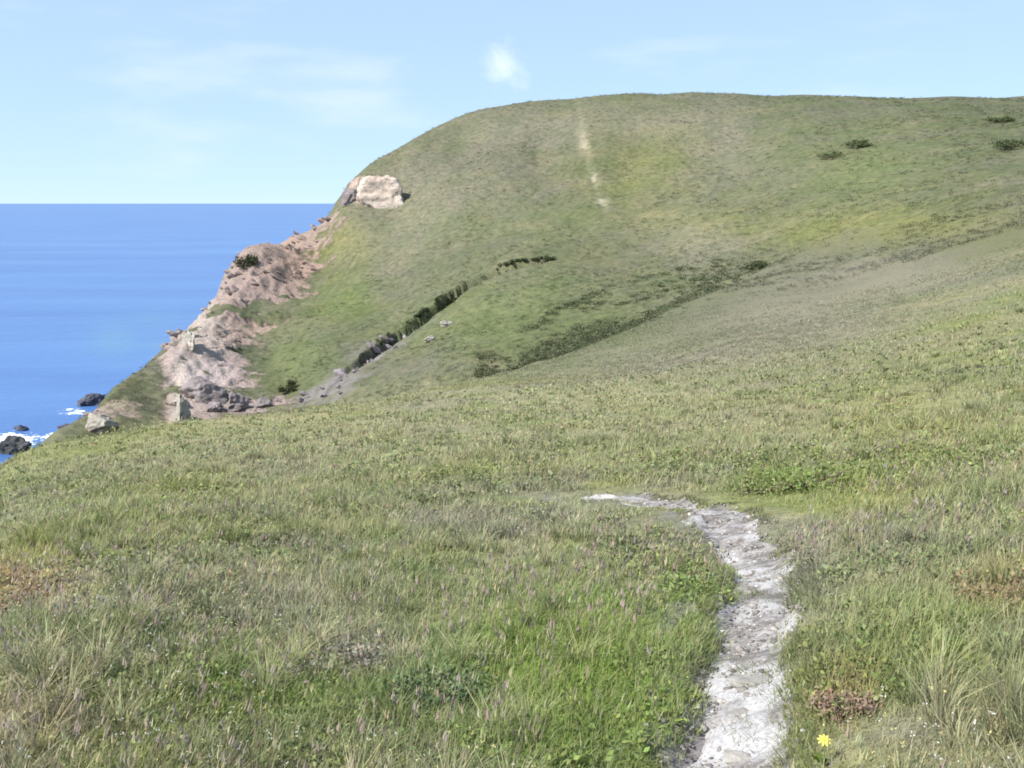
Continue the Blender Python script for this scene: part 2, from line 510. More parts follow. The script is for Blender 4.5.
# ------------------------------------------------------------------ terrain meshes (one polar grid, cut along the ravine)
az_in = np.arange(-31.5, 31.51, .1)
az = np.radians(np.concatenate([np.arange(-105, -31.5, 1.5), az_in, np.arange(33, 112, 1.5)]))
lr = np.concatenate([np.linspace(math.log(.35), math.log(2.3), 24, endpoint=False), np.linspace(math.log(2.3), math.log(120), 400, endpoint=False),
                     np.linspace(math.log(120), math.log(195), 60, endpoint=False), np.linspace(math.log(195), math.log(475), 330, endpoint=False), np.linspace(math.log(475), math.log(900), 26)])
rad = np.exp(lr)
NA, NR = len(az), len(rad)
AZ, RD = np.meshgrid(az, rad, indexing='ij')
X = (RD * np.sin(AZ)).ravel(); Y = (RD * np.cos(AZ)).ravel()
Z = ground(X, Y)
RK = np.where(Y > 1, rockiness(*to_pix(X, Y, base_z(X, Y)), X, Y), 0.0)
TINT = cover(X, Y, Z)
PXV, PYV = to_pix(X, Y, Z)
# rock tones of the cliff: rust high up, mauve-brown in the middle, grey-pink at the foot
rt = np.empty((len(X), 3)); rt[:] = (.32, .265, .235)
for (cx, cy, rx, ry, colr, k) in [(300, 265, 30, 28, (.42, .295, .23), .8), (245, 300, 40, 30, (.35, .275, .26), .8), (265, 330, 50, 25, (.33, .25, .20), .6), (203, 375, 34, 26, (.56, .50, .52), .95),
                                  (250, 400, 50, 12, (.32, .27, .28), .9), (205, 330, 18, 46, (.50, .46, .42), .85), (95, 420, 30, 22, (.42, .34, .33), .8), (150, 400, 26, 20, (.30, .24, .15), .7),
                                  (120, 400, 22, 12, (.26, .28, .16), .7), (330, 225, 30, 20, (.34, .27, .24), .6), (181, 400, 12, 40, (.70, .64, .57), .9), (376, 192, 40, 25, (.62, .50, .42), .95), (120, 395, 50, 30, (.27, .25, .18), .5)]:
    q = ((PXV - cx) / rx) ** 2 + ((PYV - cy) / ry) ** 2
    a = (np.exp(-q) * k)[:, None]; rt = rt * (1 - a) + np.array(colr) * a
gd, gs, gi = seg_dist(X, Y, GULLY, 14)
lowg = np.interp(gi, [0, len(GULLY) * .5, len(GULLY) * .72, len(GULLY)], [0, .12, .9, 1.])
SOIL = np.exp(-((gs + 3.0 - 4.0 * sstep(.62, .95, gi / len(GULLY)) + 4 * fbm(X * .15, Y * .15, 3, 77)) / (1.2 + 4.4 * lowg)) ** 2) * lowg * (gd < 13.9)
fd, fs, fi = seg_dist(X, Y, FARPATH, 7)
TRAIL = np.clip(.85 * np.exp(-(fd / (1.6 + 1.0 * fbm(X * .15, Y * .15, 2, 13))) ** 2) * (.2 + .8 * sstep(-.2, .15, fbm(X * .09, Y * .09, 3, 14) + .2)) * (.08 + .92 * sstep(25, 60, fi.astype(float))) * (fd < 6.9), 0, 1)[:, None]
TINT = TINT * (1 - TRAIL) + np.array([.30, .275, .205]) * TRAIL
pd_, ps_, _ = seg_dist(X, Y, PATH, 1.2)
SOIL = np.maximum(SOIL, np.exp(-(pd_ / (.24 + .14 * fbm(X * 1.5, Y * 1.5, 3, 19) + .10 * (ps_ < 0))) ** 2) * (pd_ < 1.19))
SOIL = SOIL * (1 - .55 * sstep(-.1, .5, fbm(X * .22, Y * .22, 3, 16)) * (gd < 13.9))
SOIL = np.clip(SOIL * (.85 + .5 * fbm(X * .6, Y * .6, 3, 15)), 0, 1)

cut_d = np.interp(np.degrees(az), [-106, -28, -18, -12, -6.5, -2, 3, 7.5, 12, 15, 28, 112], [95, 130, 160, 175, 176, 178, 172, 184, 205, 226, 200, 200])
cut_j = np.array([int(np.argmin(abs(rad - c))) for c in cut_d])
ii, jj = np.meshgrid(np.arange(NA - 1), np.arange(NR - 1), indexing='ij')
q0 = (ii * NR + jj); quads = np.stack([q0, q0 + NR, q0 + NR + 1, q0 + 1], -1).reshape(-1, 4)[:, ::-1]
isfar = (jj >= cut_j[:-1][:, None]).ravel()
deep = Z[quads].max(1) < -6.0                     # sea bed far below the water is not needed


def sub_mesh(name, mask):
    q = quads[mask]
    used = np.unique(q); remap = np.full(len(X), -1); remap[used] = np.arange(len(used))
    me = mesh_np(name, np.stack([X, Y, Z], 1)[used], remap[q], smooth=True)
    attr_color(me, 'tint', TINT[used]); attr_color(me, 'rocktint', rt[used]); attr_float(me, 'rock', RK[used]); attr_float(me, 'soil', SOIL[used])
    return me


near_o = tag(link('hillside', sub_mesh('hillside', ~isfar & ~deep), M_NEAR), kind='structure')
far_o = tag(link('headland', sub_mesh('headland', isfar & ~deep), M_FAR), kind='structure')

# ------------------------------------------------------------------ crags: the bedrock that breaks out of the cliff, all dipping the same way
def crag_shape(seed, sub=4):
    rs = random.Random(seed); bm = bmesh.new(); bmesh.ops.create_icosphere(bm, subdivisions=sub, radius=1)
    pl = [(Vector((rs.gauss(0, 1), rs.gauss(0, 1), rs.gauss(0, 1))).normalized(), rs.uniform(.4, .75)) for _ in range(13)]
    for v in bm.verts:
        for n_, d_ in pl:
            e = v.co.dot(n_) - d_
            if e > 0: v.co -= n_ * e
        st = math.floor(v.co.z * 5 + .6 * mnoise.noise(v.co * 2 + Vector((seed, 0, 0))))
        q = v.co * 2.2 + Vector((seed * 2.3, 0, 0))
        v.co *= 1 + .20 * mnoise.fractal(q, 1, 2, 5) + .07 * mnoise.noise(Vector((st * 7.7, seed, 0)))
    o = np.array([v.co[:] for v in bm.verts]); f = np.array([[v.index for v in p.verts] for p in bm.faces]); bm.free(); return o, f


protos = [crag_shape(k) for k in range(7)]
V = []; T = []; CC = []; off = 0
rcr = random.Random(5)
cand = np.where((RK > .62) & (np.hypot(X, Y) > 200) & (np.hypot(X, Y) < 405) & (Z > .5) & (PXV > 30) & (PXV < 345))[0]
cl = fbm(X[cand] * .06, Y[cand] * .06, 3, 611)
cand = cand[cl > -.05]
cg = np.where((SOIL > .35) & (np.hypot(X, Y) > 195) & (PXV < 430) & (PYV > 320))[0]
sel = np.concatenate([RNG.choice(cand, 230, replace=False), RNG.choice(cg, min(len(cg), 46), replace=False)])
for k, i in enumerate(sel):
    o, f = protos[rcr.randrange(7)]
    sz = min(2.7, math.exp(rcr.gauss(.1, .45))) if k < 230 else math.exp(rcr.gauss(-.25, .4))
    m3 = Matrix.Rotation(.5 + rcr.gauss(0, .3), 3, 'Z') @ Matrix.Rotation(.55 + rcr.gauss(0, .15), 3, 'Y')
    p = (o * np.array([1.7 * sz, 1.0 * sz, .62 * sz])) @ np.array(m3).T + np.array([X[i], Y[i], Z[i] - .3 * sz])
    V.append(p); T.append(f + off); off += len(p)
    CC.append(np.tile((rt[i] if k < 230 else np.array([.30, .275, .30])) * math.exp(rcr.gauss(-.02, .13)), (len(p), 1)))
t = NT('cliff_bedrock')
rc, rh = rock_nodes(t, (.21, .17, .15), (.24, .20, .18), .7)
t.principled(t.mix(.75, rc, t.mix(1.0, t.attr('tint'), (.72, .70, .70), 'MULTIPLY')), .93, .12, t.bump(rh, 1.0, .35))
t.p.inputs['Base Color'].links[0].from_node.blend_type = 'MIX'
me = mesh_np('cliff', np.concatenate(V), tris=np.concatenate(T)); attr_color(me, 'tint', np.concatenate(CC))
tag(link('cliff', me, t.m), kind='structure')

# ------------------------------------------------------------------ sea
t = NT('sea_water')
mp = t.n('ShaderNodeMapping'); mp.inputs['Scale'].default_value = (1, 2.2, 1); mp.inputs['Rotation'].default_value = (0, 0, .35); t.l(t.pos(), mp.inputs['Vector'])
w1 = t.noise(.05, 6, .6, mp.outputs[0]); w2 = t.noise(.6, 4, .6, mp.outputs[0]); w3 = t.noise(.004, 4, .5, mp.outputs[0])
colr = t.ramp(w3, [(.3, (.050, .120, .30)), (.55, (.060, .140, .335)), (.75, (.068, .162, .34))])
sh = t.attr('shoal', 'Fac')
colr = t.mix(sh, colr, (.085, .19, .29))
fo = t.attr('foam', 'Fac')
fe = t.rng(t.math('ADD', fo, t.rng(t.noise(.35, 6, .7), .25, .75, -.5, .5)), .5, .62, 0, 1)
colr = t.mix(fe, colr, (.82, .85, .88))
mp2 = t.n('ShaderNodeMapping'); mp2.inputs['Scale'].default_value = (.0025, .016, 1); mp2.inputs['Rotation'].default_value = (0, 0, .12); t.l(t.pos(), mp2.inputs['Vector'])
stk = t.noise(1.0, 5, .6, mp2.outputs[0]); colr = t.mix(1.0, colr, t.ramp(stk, [(.3, (.84, .86, .92)), (.5, (1, 1, 1)), (.7, (1.16, 1.12, 1.05))]), 'MULTIPLY')
hgt = t.math('ADD', t.math('MULTIPLY', w1, 3.0), t.math('MULTIPLY', w2, .35))
t.principled(colr, t.mix(fe, (.3,) * 3, (.9,) * 3), .25, t.bump(hgt, .5, .5)); t.p.inputs['IOR'].default_value = 1.33
M_SEA = t.m
saz = np.radians(np.concatenate([np.linspace(-100, -32, 30), np.arange(-31, 4, .25), np.linspace(5, 100, 40)]))
srd = np.concatenate([np.exp(np.linspace(math.log(60), math.log(900), 160)), np.exp(np.linspace(math.log(930), math.log(90000), 60))])
SA, SR = np.meshgrid(saz, srd, indexing='ij'); sx = (SR * np.sin(SA)).ravel(); sy = (SR * np.cos(SA)).ravel()
gz = np.where(SR.ravel() < 890, ground(sx, sy), -30)
shoal = sstep(-7, 0, gz) * .6
ppx, ppy = to_pix(sx, sy, np.zeros(len(sx)))
for cx, cy, rx, ry, k in [(115, 338, 26, 20, .5), (150, 320, 40, 10, .35), (160, 345, 30, 12, .3)]:
    shoal = np.maximum(shoal, k * np.exp(-((ppx - cx) / rx) ** 2 - ((ppy - cy) / ry) ** 2))
foam = np.exp(-np.abs(gz + .3) / .5) * .55 * sstep(-.1, .5, fbm(sx * .05, sy * .05, 3, 33) + .2)
foam = np.maximum(foam, .85 * np.exp(-((ppx - 10) / 34) ** 2 - ((ppy - 438) / 7) ** 2))
foam = np.maximum(foam, .62 * np.exp(-((ppx - 45) / 55) ** 2 - ((ppy - 446 + .35 * (ppx - 20)) / 5) ** 2))
foam = np.maximum(foam, .6 * np.exp(-((ppx - 75) / 30) ** 2 - ((ppy - 412) / 5) ** 2))
ns, nr = SA.shape
i2, j2 = np.meshgrid(np.arange(ns - 1), np.arange(nr - 1), indexing='ij'); q0 = i2 * nr + j2
sme = mesh_np('sea', np.stack([sx, sy, np.zeros(len(sx))], 1), np.stack([q0, q0 + 1, q0 + nr + 1, q0 + nr], -1).reshape(-1, 4)[:, ::-1] * 1, smooth=True)
attr_float(sme, 'shoal', shoal); attr_float(sme, 'foam', foam)
tag(link('sea', sme, M_SEA), kind='structure')

# ------------------------------------------------------------------ foot path
t = NT('trodden_earth')
a = t.noise(9, 6, .65); b = t.noise(60, 5, .6); g = t.noise(2.6, 4, .5)
c = t.ramp(a, [(.32, (.11, .098, .09)), (.48, (.20, .185, .178)), (.62, (.33, .318, .315))])
c = t.mix(t.rng(g, .48, .6, 0, .9), c, (.41, .402, .405))
c = t.mix(.9, c, t.ramp(b, [(.3, (.55, .53, .51)), (.5, (1, 1, 1)), (.75, (1.2, 1.19, 1.17))]), 'MULTIPLY')
b3 = t.noise(210, 3, .6); c = t.mix(.8, c, t.ramp(b3, [(.32, (.6, .58, .56)), (.5, (1, 1, 1)), (.72, (1.2, 1.19, 1.18))]), 'MULTIPLY')
t.principled(c, .95, .08, t.bump(t.math('ADD', a, t.math('MULTIPLY', b, .4)), .8, .02))
M_PATH = t.m


def ribbon(name, line, half, m, n_across, lift, dip, zf):
    tan = np.gradient(line, axis=0); tan /= np.linalg.norm(tan, axis=1)[:, None]
    nor = np.stack([tan[:, 1], -tan[:, 0]], 1)
    u = np.linspace(-1, 1, n_across)
    k = np.arange(len(line))
    half = half * (1 + .4 * sstep(6, 8, np.hypot(line[:, 0], line[:, 1])))
    L = half * (1 + .5 * fbm(k * .09, k * 0 + 3.3, 2, 71)); Rr = half * (1 + .5 * fbm(k * .09, k * 0 + 9.3, 2, 72))
    hw = np.where(u[None, :] < 0, L[:, None], Rr[:, None])
    P2 = line[:, None, :] + nor[:, None, :] * (u[None, :, None] * hw[:, :, None])
    x, y = P2[..., 0].ravel(), P2[..., 1].ravel()
    z = zf(x, y) + np.tile(lift - dip * np.abs(u) ** 5, len(line)) + .012 * fbm(x * 9, y * 9, 3, 73)
    i, j = np.meshgrid(np.arange(len(line) - 1), np.arange(n_across - 1), indexing='ij'); q = i * n_across + j
    me = mesh_np(name, np.stack([x, y, z], 1), np.stack([q, q + 1, q + n_across + 1, q + n_across], -1).reshape(-1, 4), smooth=True)
    return link(name, me, m)


tag(ribbon('path', PATH, .20, M_PATH, 30, .018, .06, ground), kind='structure')

# loose gravel trodden into the path
k_ = RNG.integers(0, len(PATH), 4600); tn = np.gradient(PATH, axis=0); tn /= np.linalg.norm(tn, axis=1)[:, None]
of = np.clip(RNG.normal(0, .11, 4600), -.24, .24)
gx = PATH[k_, 0] + tn[k_, 1] * of + RNG.normal(0, .03, 4600); gy = PATH[k_, 1] - tn[k_, 0] * of + RNG.normal(0, .03, 4600)
gr = np.exp(RNG.normal(math.log(.0052), .55, 4600)) * np.maximum(1, np.hypot(gx, gy) / 5) ** .4; gzz = ground(gx, gy) + .014
bm = bmesh.new(); bmesh.ops.create_icosphere(bm, subdivisions=1, radius=1); bv = np.array([v.co[:] for v in bm.verts]); bf = np.array([[v.index for v in f.verts] for f in bm.faces]); bm.free()
vv = bv[None] * (1 + RNG.normal(0, .16, (4600, len(bv), 1))) * (gr[:, None] * np.stack([RNG.uniform(.8, 1.5, 4600), RNG.uniform(.8, 1.4, 4600), RNG.uniform(.45, .8, 4600)], 1))[:, None, :] + np.stack([gx, gy, gzz], 1)[:, None, :]
me = mesh_np('gravel', vv.reshape(-1, 3), tris=(bf[None] + np.arange(4600)[:, None, None] * len(bv)).reshape(-1, 3))
attr_color(me, 'tint', np.repeat(np.clip(np.array([.23, .21, .195]) * np.exp(RNG.normal(0, .35, (4600, 1))), .05, .45), len(bv), 0))
t = NT('gravel'); t.principled(t.mix(1.0, t.attr('tint'), t.ramp(t.noise(90, 3), [(.3, (.75,) * 3), (.7, (1.1,) * 3)]), 'MULTIPLY'), .9, .15)
tag(link('gravel', me, t.m), kind='stuff')

# ------------------------------------------------------------------ blades and leaves
def blades_mesh(name, x, y, z, h, w, phi, lean, c):
    """every blade is a tapering bent strip of seven vertices"""
    nb = len(x)
    dx, dy = np.cos(phi), np.sin(phi)
    face = phi + np.pi / 2 + RNG.normal(0, .5, nb)
    sx_, sy_ = np.cos(face) * w, np.sin(face) * w
    V = np.empty((nb, 7, 3), np.float32)
    for k, (tt, ww) in enumerate(((0, 1), (.45, .85), (.8, .5))):
        off = lean * h * tt ** 2
        zz = h * tt * (1 - .35 * lean * tt)
        for s, idx in ((-1, 2 * k), (1, 2 * k + 1)):
            V[:, idx, 0] = x + dx * off + s * sx_ * ww * .5; V[:, idx, 1] = y + dy * off + s * sy_ * ww * .5; V[:, idx, 2] = z + zz - .01
    V[:, 6, 0] = x + dx * lean * h; V[:, 6, 1] = y + dy * lean * h; V[:, 6, 2] = z + h * (1 - .35 * lean)
    b0 = np.arange(nb)[:, None] * 7
    q = np.concatenate([b0 + np.array([[0, 1, 3, 2]]), b0 + np.array([[2, 3, 5, 4]])])
    tr = b0 + np.array([[4, 5, 6]])
    me = mesh_np(name, V.reshape(-1, 3), q, tr)
    attr_color(me, 'tint', np.repeat(c, 7, 0))
    return me


def leaves_np(p, size, c, up=.35):
    """rhombic leaves with random facing; returns vertices, quads, colours"""
    m = len(p)
    a = RNG.normal(size=(m, 3)); a[:, 2] = np.abs(a[:, 2]) * .6 + .1; a /= np.linalg.norm(a, axis=1)[:, None]
    nrm = RNG.normal(size=(m, 3)); nrm[:, 2] += up * 3
    b = np.cross(nrm, a); b /= np.linalg.norm(b, axis=1)[:, None] + 1e-6
    size = np.asarray(size)[:, None]
    V = np.stack([p, p + a * size * .5 + b * size * .28, p + a * size, p + a * size * .5 - b * size * .28], 1)
    return V.reshape(-1, 3), np.arange(m * 4).reshape(-1, 4), np.repeat(c, 4, 0)


def scatter(nn, d0, d1, az_half=None):
    az_half = az_half or (58 if d1 < 13 else 44)
    lo, hi = math.log(d0), math.log(d1)
    d = np.exp(RNG.uniform(lo, hi, nn)); a = np.radians(RNG.uniform(-az_half, az_half, nn))
    return d * np.sin(a), d * np.cos(a)


def off_path(x, y, m=.0):
    pd, _, _ = seg_dist(x, y, PATH, 1.2)
    return pd > half_width(x, y) * 1.0 + m


def jitter(c, v=.18, hue=.06):
    k = 1 + RNG.normal(0, v, (len(c), 1)); hu = RNG.normal(0, hue, (len(c), 3))
    return np.clip(c * k * (1 + hu), .012, .8)


BV = []
def grass_zone(nn, d0, d1, per, h0, w0, grow):
    """tufts: several blades rising from one root"""
    tx, ty = scatter(nn // per, d0, d1)
    clump = fbm(tx * 1.1, ty * 1.1, 3, 55)
    keep = RNG.uniform(0, 1, len(tx)) < .95 + .6 * clump
    tx, ty = tx[keep], ty[keep]
    m = off_path(tx, ty, .0); tx, ty = tx[m], ty[m]
    d = np.hypot(tx, ty)
    hh = h0 * (1 + .45 * fbm(tx * .8, ty * .8, 3, 56)) * (1 + grow * (d - d0))
    pd, _, _ = seg_dist(tx, ty, PATH, 1.2); hh *= .3 + .25 * (d < 6) + (.7 - .25 * (d < 6)) * sstep(.15, .75 + .4 * sstep(6, 8, d), pd); hh *= 1 - .7 * (1 - sstep(.35, 1.0, pd)) * sstep(6.5, 8.5, d)
    spread = .02 + .012 * d ** .6
    x = np.repeat(tx, per); y = np.repeat(ty, per); dd = np.repeat(d, per); hh = np.repeat(hh, per)
    sp = np.repeat(spread, per)
    x = x + RNG.normal(0, 1, len(x)) * sp; y = y + RNG.normal(0, 1, len(y)) * sp
    ok = off_path(x, y, -.03); x, y, dd, hh = x[ok], y[ok], dd[ok], hh[ok]
    z = ground(x, y)
    ok = (z > 3); x, y, z, dd, hh = x[ok], y[ok], z[ok], dd[ok], hh[ok]
    h = hh * RNG.uniform(.45, 1.25, len(x))
    w = w0 * RNG.uniform(.6, 1.3, len(x)) * np.maximum(1, dd / 3.0) ** .75
    phi = RNG.normal(.3, 1.5, len(x))
    lean = RNG.uniform(.15, 1.0, len(x))
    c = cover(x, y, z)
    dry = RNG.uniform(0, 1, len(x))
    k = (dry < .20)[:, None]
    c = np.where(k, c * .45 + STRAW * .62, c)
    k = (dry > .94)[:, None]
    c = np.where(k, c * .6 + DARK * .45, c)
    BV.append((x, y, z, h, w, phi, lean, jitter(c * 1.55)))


grass_zone(310000, 1.7, 9, 9, .095, .0034, .004)
grass_zone(195000, 8, 34, 7, .13, .0036, .002)
grass_zone(155000, 30, 130, 6, .17, .0042, .001)
# blades creeping over the edges of the path and standing in it here and there
k_ = RNG.integers(0, len(PATH), 3600); tn = np.gradient(PATH, axis=0); tn /= np.linalg.norm(tn, axis=1)[:, None]
side = np.where(RNG.uniform(0, 1, 3600) < .5, -1, 1); of = side * np.where(RNG.uniform(0, 1, 3600) < .85, RNG.uniform(.15, .30, 3600), RNG.uniform(0, .15, 3600))
x = PATH[k_, 0] + tn[k_, 1] * of; y = PATH[k_, 1] - tn[k_, 0] * of
ok = fbm(x * 2.2, y * 2.2, 3, 744) > np.interp(np.abs(of), [0, .15, .21, .30], [.5, .35, .05, -.6]); x, y, side_, k2 = x[ok], y[ok], side[ok], k_[ok]
x = np.repeat(x, 9) + RNG.normal(0, .022, len(x) * 9); y = np.repeat(y, 9) + RNG.normal(0, .022, len(y) * 9)
inw = np.repeat(np.arctan2(tn[k2, 0] * side_, -tn[k2, 1] * side_), 9)
d = np.hypot(x, y); c = cover(x, y, ground(x, y))
BV.append((x, y, ground(x, y) + .008, RNG.uniform(.02, .065, len(x)) * np.where(d > 6.5, .5, 1), .0034 * RNG.uniform(.6, 1.2, len(x)) * np.maximum(1, d / 3) ** .75, inw + RNG.normal(0, 1.0, len(x)), RNG.uniform(.3, 1.2, len(x)), jitter(c * 1.5)))


def tussocks(nn, d0, d1, per, h0):
    tx, ty = scatter(nn, d0, d1); keep = fbm(tx * .5, ty * .5, 3, 655) > RNG.normal(.1, .3, nn); tx, ty = tx[keep], ty[keep]
    pd, _, _ = seg_dist(tx, ty, PATH, 1.2); k = pd > .5 + .6 * sstep(6, 8, np.hypot(tx, ty)); tx, ty = tx[k], ty[k]
    d = np.hypot(tx, ty); c0 = cover(tx, ty, ground(tx, ty)); dry = RNG.uniform(0, 1, len(tx))[:, None]
    c0 = np.where(dry < .35, c0 * .5 + STRAW * .6, np.where(dry < .7, c0 * .9, c0 * .5 + GREEN * .5))
    hh = np.repeat(h0 * RNG.uniform(.6, 1.25, len(tx)), per); f_ = np.repeat(np.maximum(1, d / 5) ** .5, per)
    a = RNG.uniform(0, 2 * np.pi, len(hh)); rr = .045 * np.sqrt(RNG.uniform(0, 1, len(hh))) * f_
    x = np.repeat(tx, per) + rr * np.cos(a); y = np.repeat(ty, per) + rr * np.sin(a)
    BV.append((x, y, ground(x, y), hh * RNG.uniform(.5, 1.15, len(hh)), .0034 * np.maximum(1, np.repeat(d, per) / 3) ** .75, a + RNG.normal(0, .5, len(hh)), RNG.uniform(.2, 1.15, len(hh)), jitter(np.repeat(c0, per, 0) * 1.5)))


tussocks(2600, 2, 12, 70, .17)
tussocks(3400, 10, 60, 36, .24)
b = [np.concatenate(v) for v in zip(*BV)]
tag(link('grass', blades_mesh('grass', *b), M_GRASS), kind='stuff')
BV.clear()

# taller dry stalks with seed heads: thin stems standing out of the turf
tx, ty = scatter(22000, 1.8, 45)
keep = RNG.uniform(0, 1, len(tx)) < .35 + .6 * fbm(tx * .7, ty * .7, 3, 155); tx, ty = tx[keep], ty[keep]
m = off_path(tx, ty, .06 + .9 * sstep(6.5, 8.5, np.hypot(tx, ty))); tx, ty = tx[m], ty[m]
tz = ground(tx, ty); dd = np.hypot(tx, ty)
h = RNG.uniform(.10, .24, len(tx)); phi = RNG.normal(.2, 1.0, len(tx)); lean = RNG.uniform(.1, .6, len(tx))
w = .0022 * np.maximum(1, dd / 3) ** .8
c = jitter(np.where((RNG.uniform(0, 1, len(tx)) < .5)[:, None], STRAW * 1.25, np.array([.30, .235, .21])))
BV.append((tx, ty, tz, h, w, phi, lean, c))
hx = tx + np.cos(phi) * lean * h; hy = ty + np.sin(phi) * lean * h; hz = tz + h * (1 - .35 * lean)
for k in range(3):
    BV.append((hx - np.cos(phi) * .012 * k, hy - np.sin(phi) * .012 * k, hz - .03 + .012 * k, np.full(len(hx), .03), w * 2.6, phi + RNG.normal(0, .8, len(hx)), np.full(len(hx), .5), c * 1.1))
b = [np.concatenate(v) for v in zip(*BV)]
tag(link('dry_stalks', blades_mesh('dry_stalks', *b), M_GRASS), kind='stuff')

# low broad-leaved herbs between the grass
def herb_zone(nn, per, d0, d1, size, height, rad, seed, thr):
    tx, ty = scatter(nn, d0, d1)
    keep = fbm(tx * .9, ty * .9, 3, seed) > RNG.normal(thr, .25, len(tx)); tx, ty = tx[keep], ty[keep]
    m = off_path(tx, ty, .04 + .75 * sstep(6.5, 8.5, np.hypot(tx, ty))); tx, ty = tx[m], ty[m]
    d = np.hypot(tx, ty)
    f_ = np.maximum(1, d / 4) ** .7
    x = np.repeat(tx, per); y = np.repeat(ty, per); ff = np.repeat(f_, per)
    r = np.repeat(RNG.uniform(.5, 1.2, len(tx)), per) * rad * ff
    rr = np.sqrt(RNG.uniform(0, 1, len(x))); aa = RNG.uniform(0, 2 * np.pi, len(x))
    x = x + r * rr * np.cos(aa); y = y + r * rr * np.sin(aa)
    z = ground(x, y)
    ok = z > 3
    x, y, z, rr, ff = x[ok], y[ok], z[ok], rr[ok], ff[ok]
    c = cover(x, y, z)
    z = z + height * ff * (1 - rr ** 2) * RNG.uniform(.3, 1.0, len(x))
    cc = jitter(c * .85 + np.where((RNG.uniform(0, 1, len(x)) < .5)[:, None], GREEN, BRIGHT) * .6, .2, .08)
    return leaves_np(np.stack([x, y, z], 1), size * ff * RNG.uniform(.6, 1.3, len(x)), cc)


parts = [herb_zone(10600, 14, 1.8, 14, .024, .06, .07, 301, .12), herb_zone(8000, 12, 10, 60, .026, .07, .09, 302, .25)]
V = []; Q = []; C = []; o_ = 0
for v, q, c in parts:
    V.append(v); Q.append(q + o_); C.append(c); o_ += len(v)
me = mesh_np('ground_cover', np.concatenate(V), np.concatenate(Q)); attr_color(me, 'tint', np.concatenate(C))
tag(link('ground_cover', me, M_LEAF), kind='stuff')

# tiny pale blossoms in the turf
tx, ty = scatter(6800, 2.2, 22)
keep = fbm(tx * .6, ty * .6, 3, 401) > .18; tx, ty = tx[keep], ty[keep]
m = off_path(tx, ty, .1); tx, ty = tx[m], ty[m]
tz = ground(tx, ty) + RNG.uniform(.06, .13, len(tx)); d = np.hypot(tx, ty)
per = 5
p = np.stack([np.repeat(tx, per), np.repeat(ty, per), np.repeat(tz, per)], 1) + RNG.normal(0, .003, (len(tx) * per, 3))
cw = np.where((RNG.uniform(0, 1, len(tx)) < .6)[:, None], np.array([.66, .66, .58]), np.array([.62, .58, .25]))
v, q, c = leaves_np(p, np.repeat(.0075 * np.maximum(1, d / 4) ** .6, per), np.repeat(cw, per, 0), .8)
me = mesh_np('wildflowers', v, q); attr_color(me, 'tint', c)
tag(link('wildflowers', me, M_LEAF), kind='stuff')

# low scrub over the headland and the far hillside: leaf tufts a few decimetres high
def scrub(nn, d0, d1, per, seed, k=1.0):
    a = np.radians(RNG.uniform(-24, 33, nn)); d = np.exp(RNG.uniform(math.log(d0), math.log(d1), nn))
    tx, ty = d * np.sin(a), d * np.cos(a)
    keep = fbm(tx * .08, ty * .08, 4, seed) + .5 * fbm(tx * .5, ty * .5, 2, seed + 3) > RNG.normal(.05, .2, nn)
    tx, ty = tx[keep], ty[keep]; d = d[keep]
    z0 = ground(tx, ty)
    px, py = to_pix(tx, ty, z0)
    fd, _, _ = seg_dist(tx, ty, FARPATH, 7); gd, gs, _ = seg_dist(tx, ty, GULLY, 14)
    ok = (z0 > 4) & (rockiness(px, py, tx, ty) < .45) & (fd > 2.6) & ~((gs > -6) & (gs < 2.2) & (gd < 13))
    tx, ty, d, z0 = tx[ok], ty[ok], d[ok], z0[ok]
    rad_ = np.repeat(k * RNG.uniform(.25, .8, len(tx)) * (d / 250) ** .3, per)
    x = np.repeat(tx, per); y = np.repeat(ty, per); z = np.repeat(z0, per)
    u = RNG.normal(size=(len(x), 3)); u /= np.linalg.norm(u, axis=1)[:, None]; u *= RNG.uniform(.3, 1, len(x))[:, None] ** .5
    p = np.stack([x + u[:, 0] * rad_, y + u[:, 1] * rad_, z + np.abs(u[:, 2]) * rad_ * .5], 1)
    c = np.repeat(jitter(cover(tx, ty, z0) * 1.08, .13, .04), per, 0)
    return leaves_np(p, rad_ * .42 * RNG.uniform(.6, 1.2, len(x)), jitter(c, .12, .03), .6)


v, q, c = scrub(36000, 150, 450, 16, 501)
v2, q2, c2_ = scrub(60000, 60, 240, 12, 541, .42)
v = np.concatenate([v, v2]); c = np.concatenate([c, c2_]); q = np.concatenate([q, q2 + len(v) - len(v2)])
me = mesh_np('low_scrub', v, q); attr_color(me, 'tint', c)
tag(link('low_scrub', me, M_LEAF), kind='stuff')

def thicket(name, pts, per, rad, hgt, colr, leaf):
    tx, ty = pts[:, 0], pts[:, 1]; z0 = ground(tx, ty)
    rr = np.repeat(rad * RNG.uniform(.5, 1.2, len(tx)), per)
    u = RNG.normal(size=(len(rr), 3)); u /= np.linalg.norm(u, axis=1)[:, None]; u *= RNG.uniform(.3, 1, len(rr))[:, None] ** .4
    p = np.stack([np.repeat(tx, per) + u[:, 0] * rr, np.repeat(ty, per) + u[:, 1] * rr, np.repeat(z0, per) + hgt * .45 + u[:, 2] * hgt * .6 * rr / rad], 1)
    c = jitter(np.repeat(jitter(np.tile(colr, (len(tx), 1)), .22, .06), per, 0), .2, .05)
    v, q, cc = leaves_np(p, leaf * RNG.uniform(.6, 1.2, len(rr)), c, .3)
    me = mesh_np(name, v, q); attr_color(me, 'tint', cc)
    return tag(link(name, me, M_LEAF), kind='stuff')


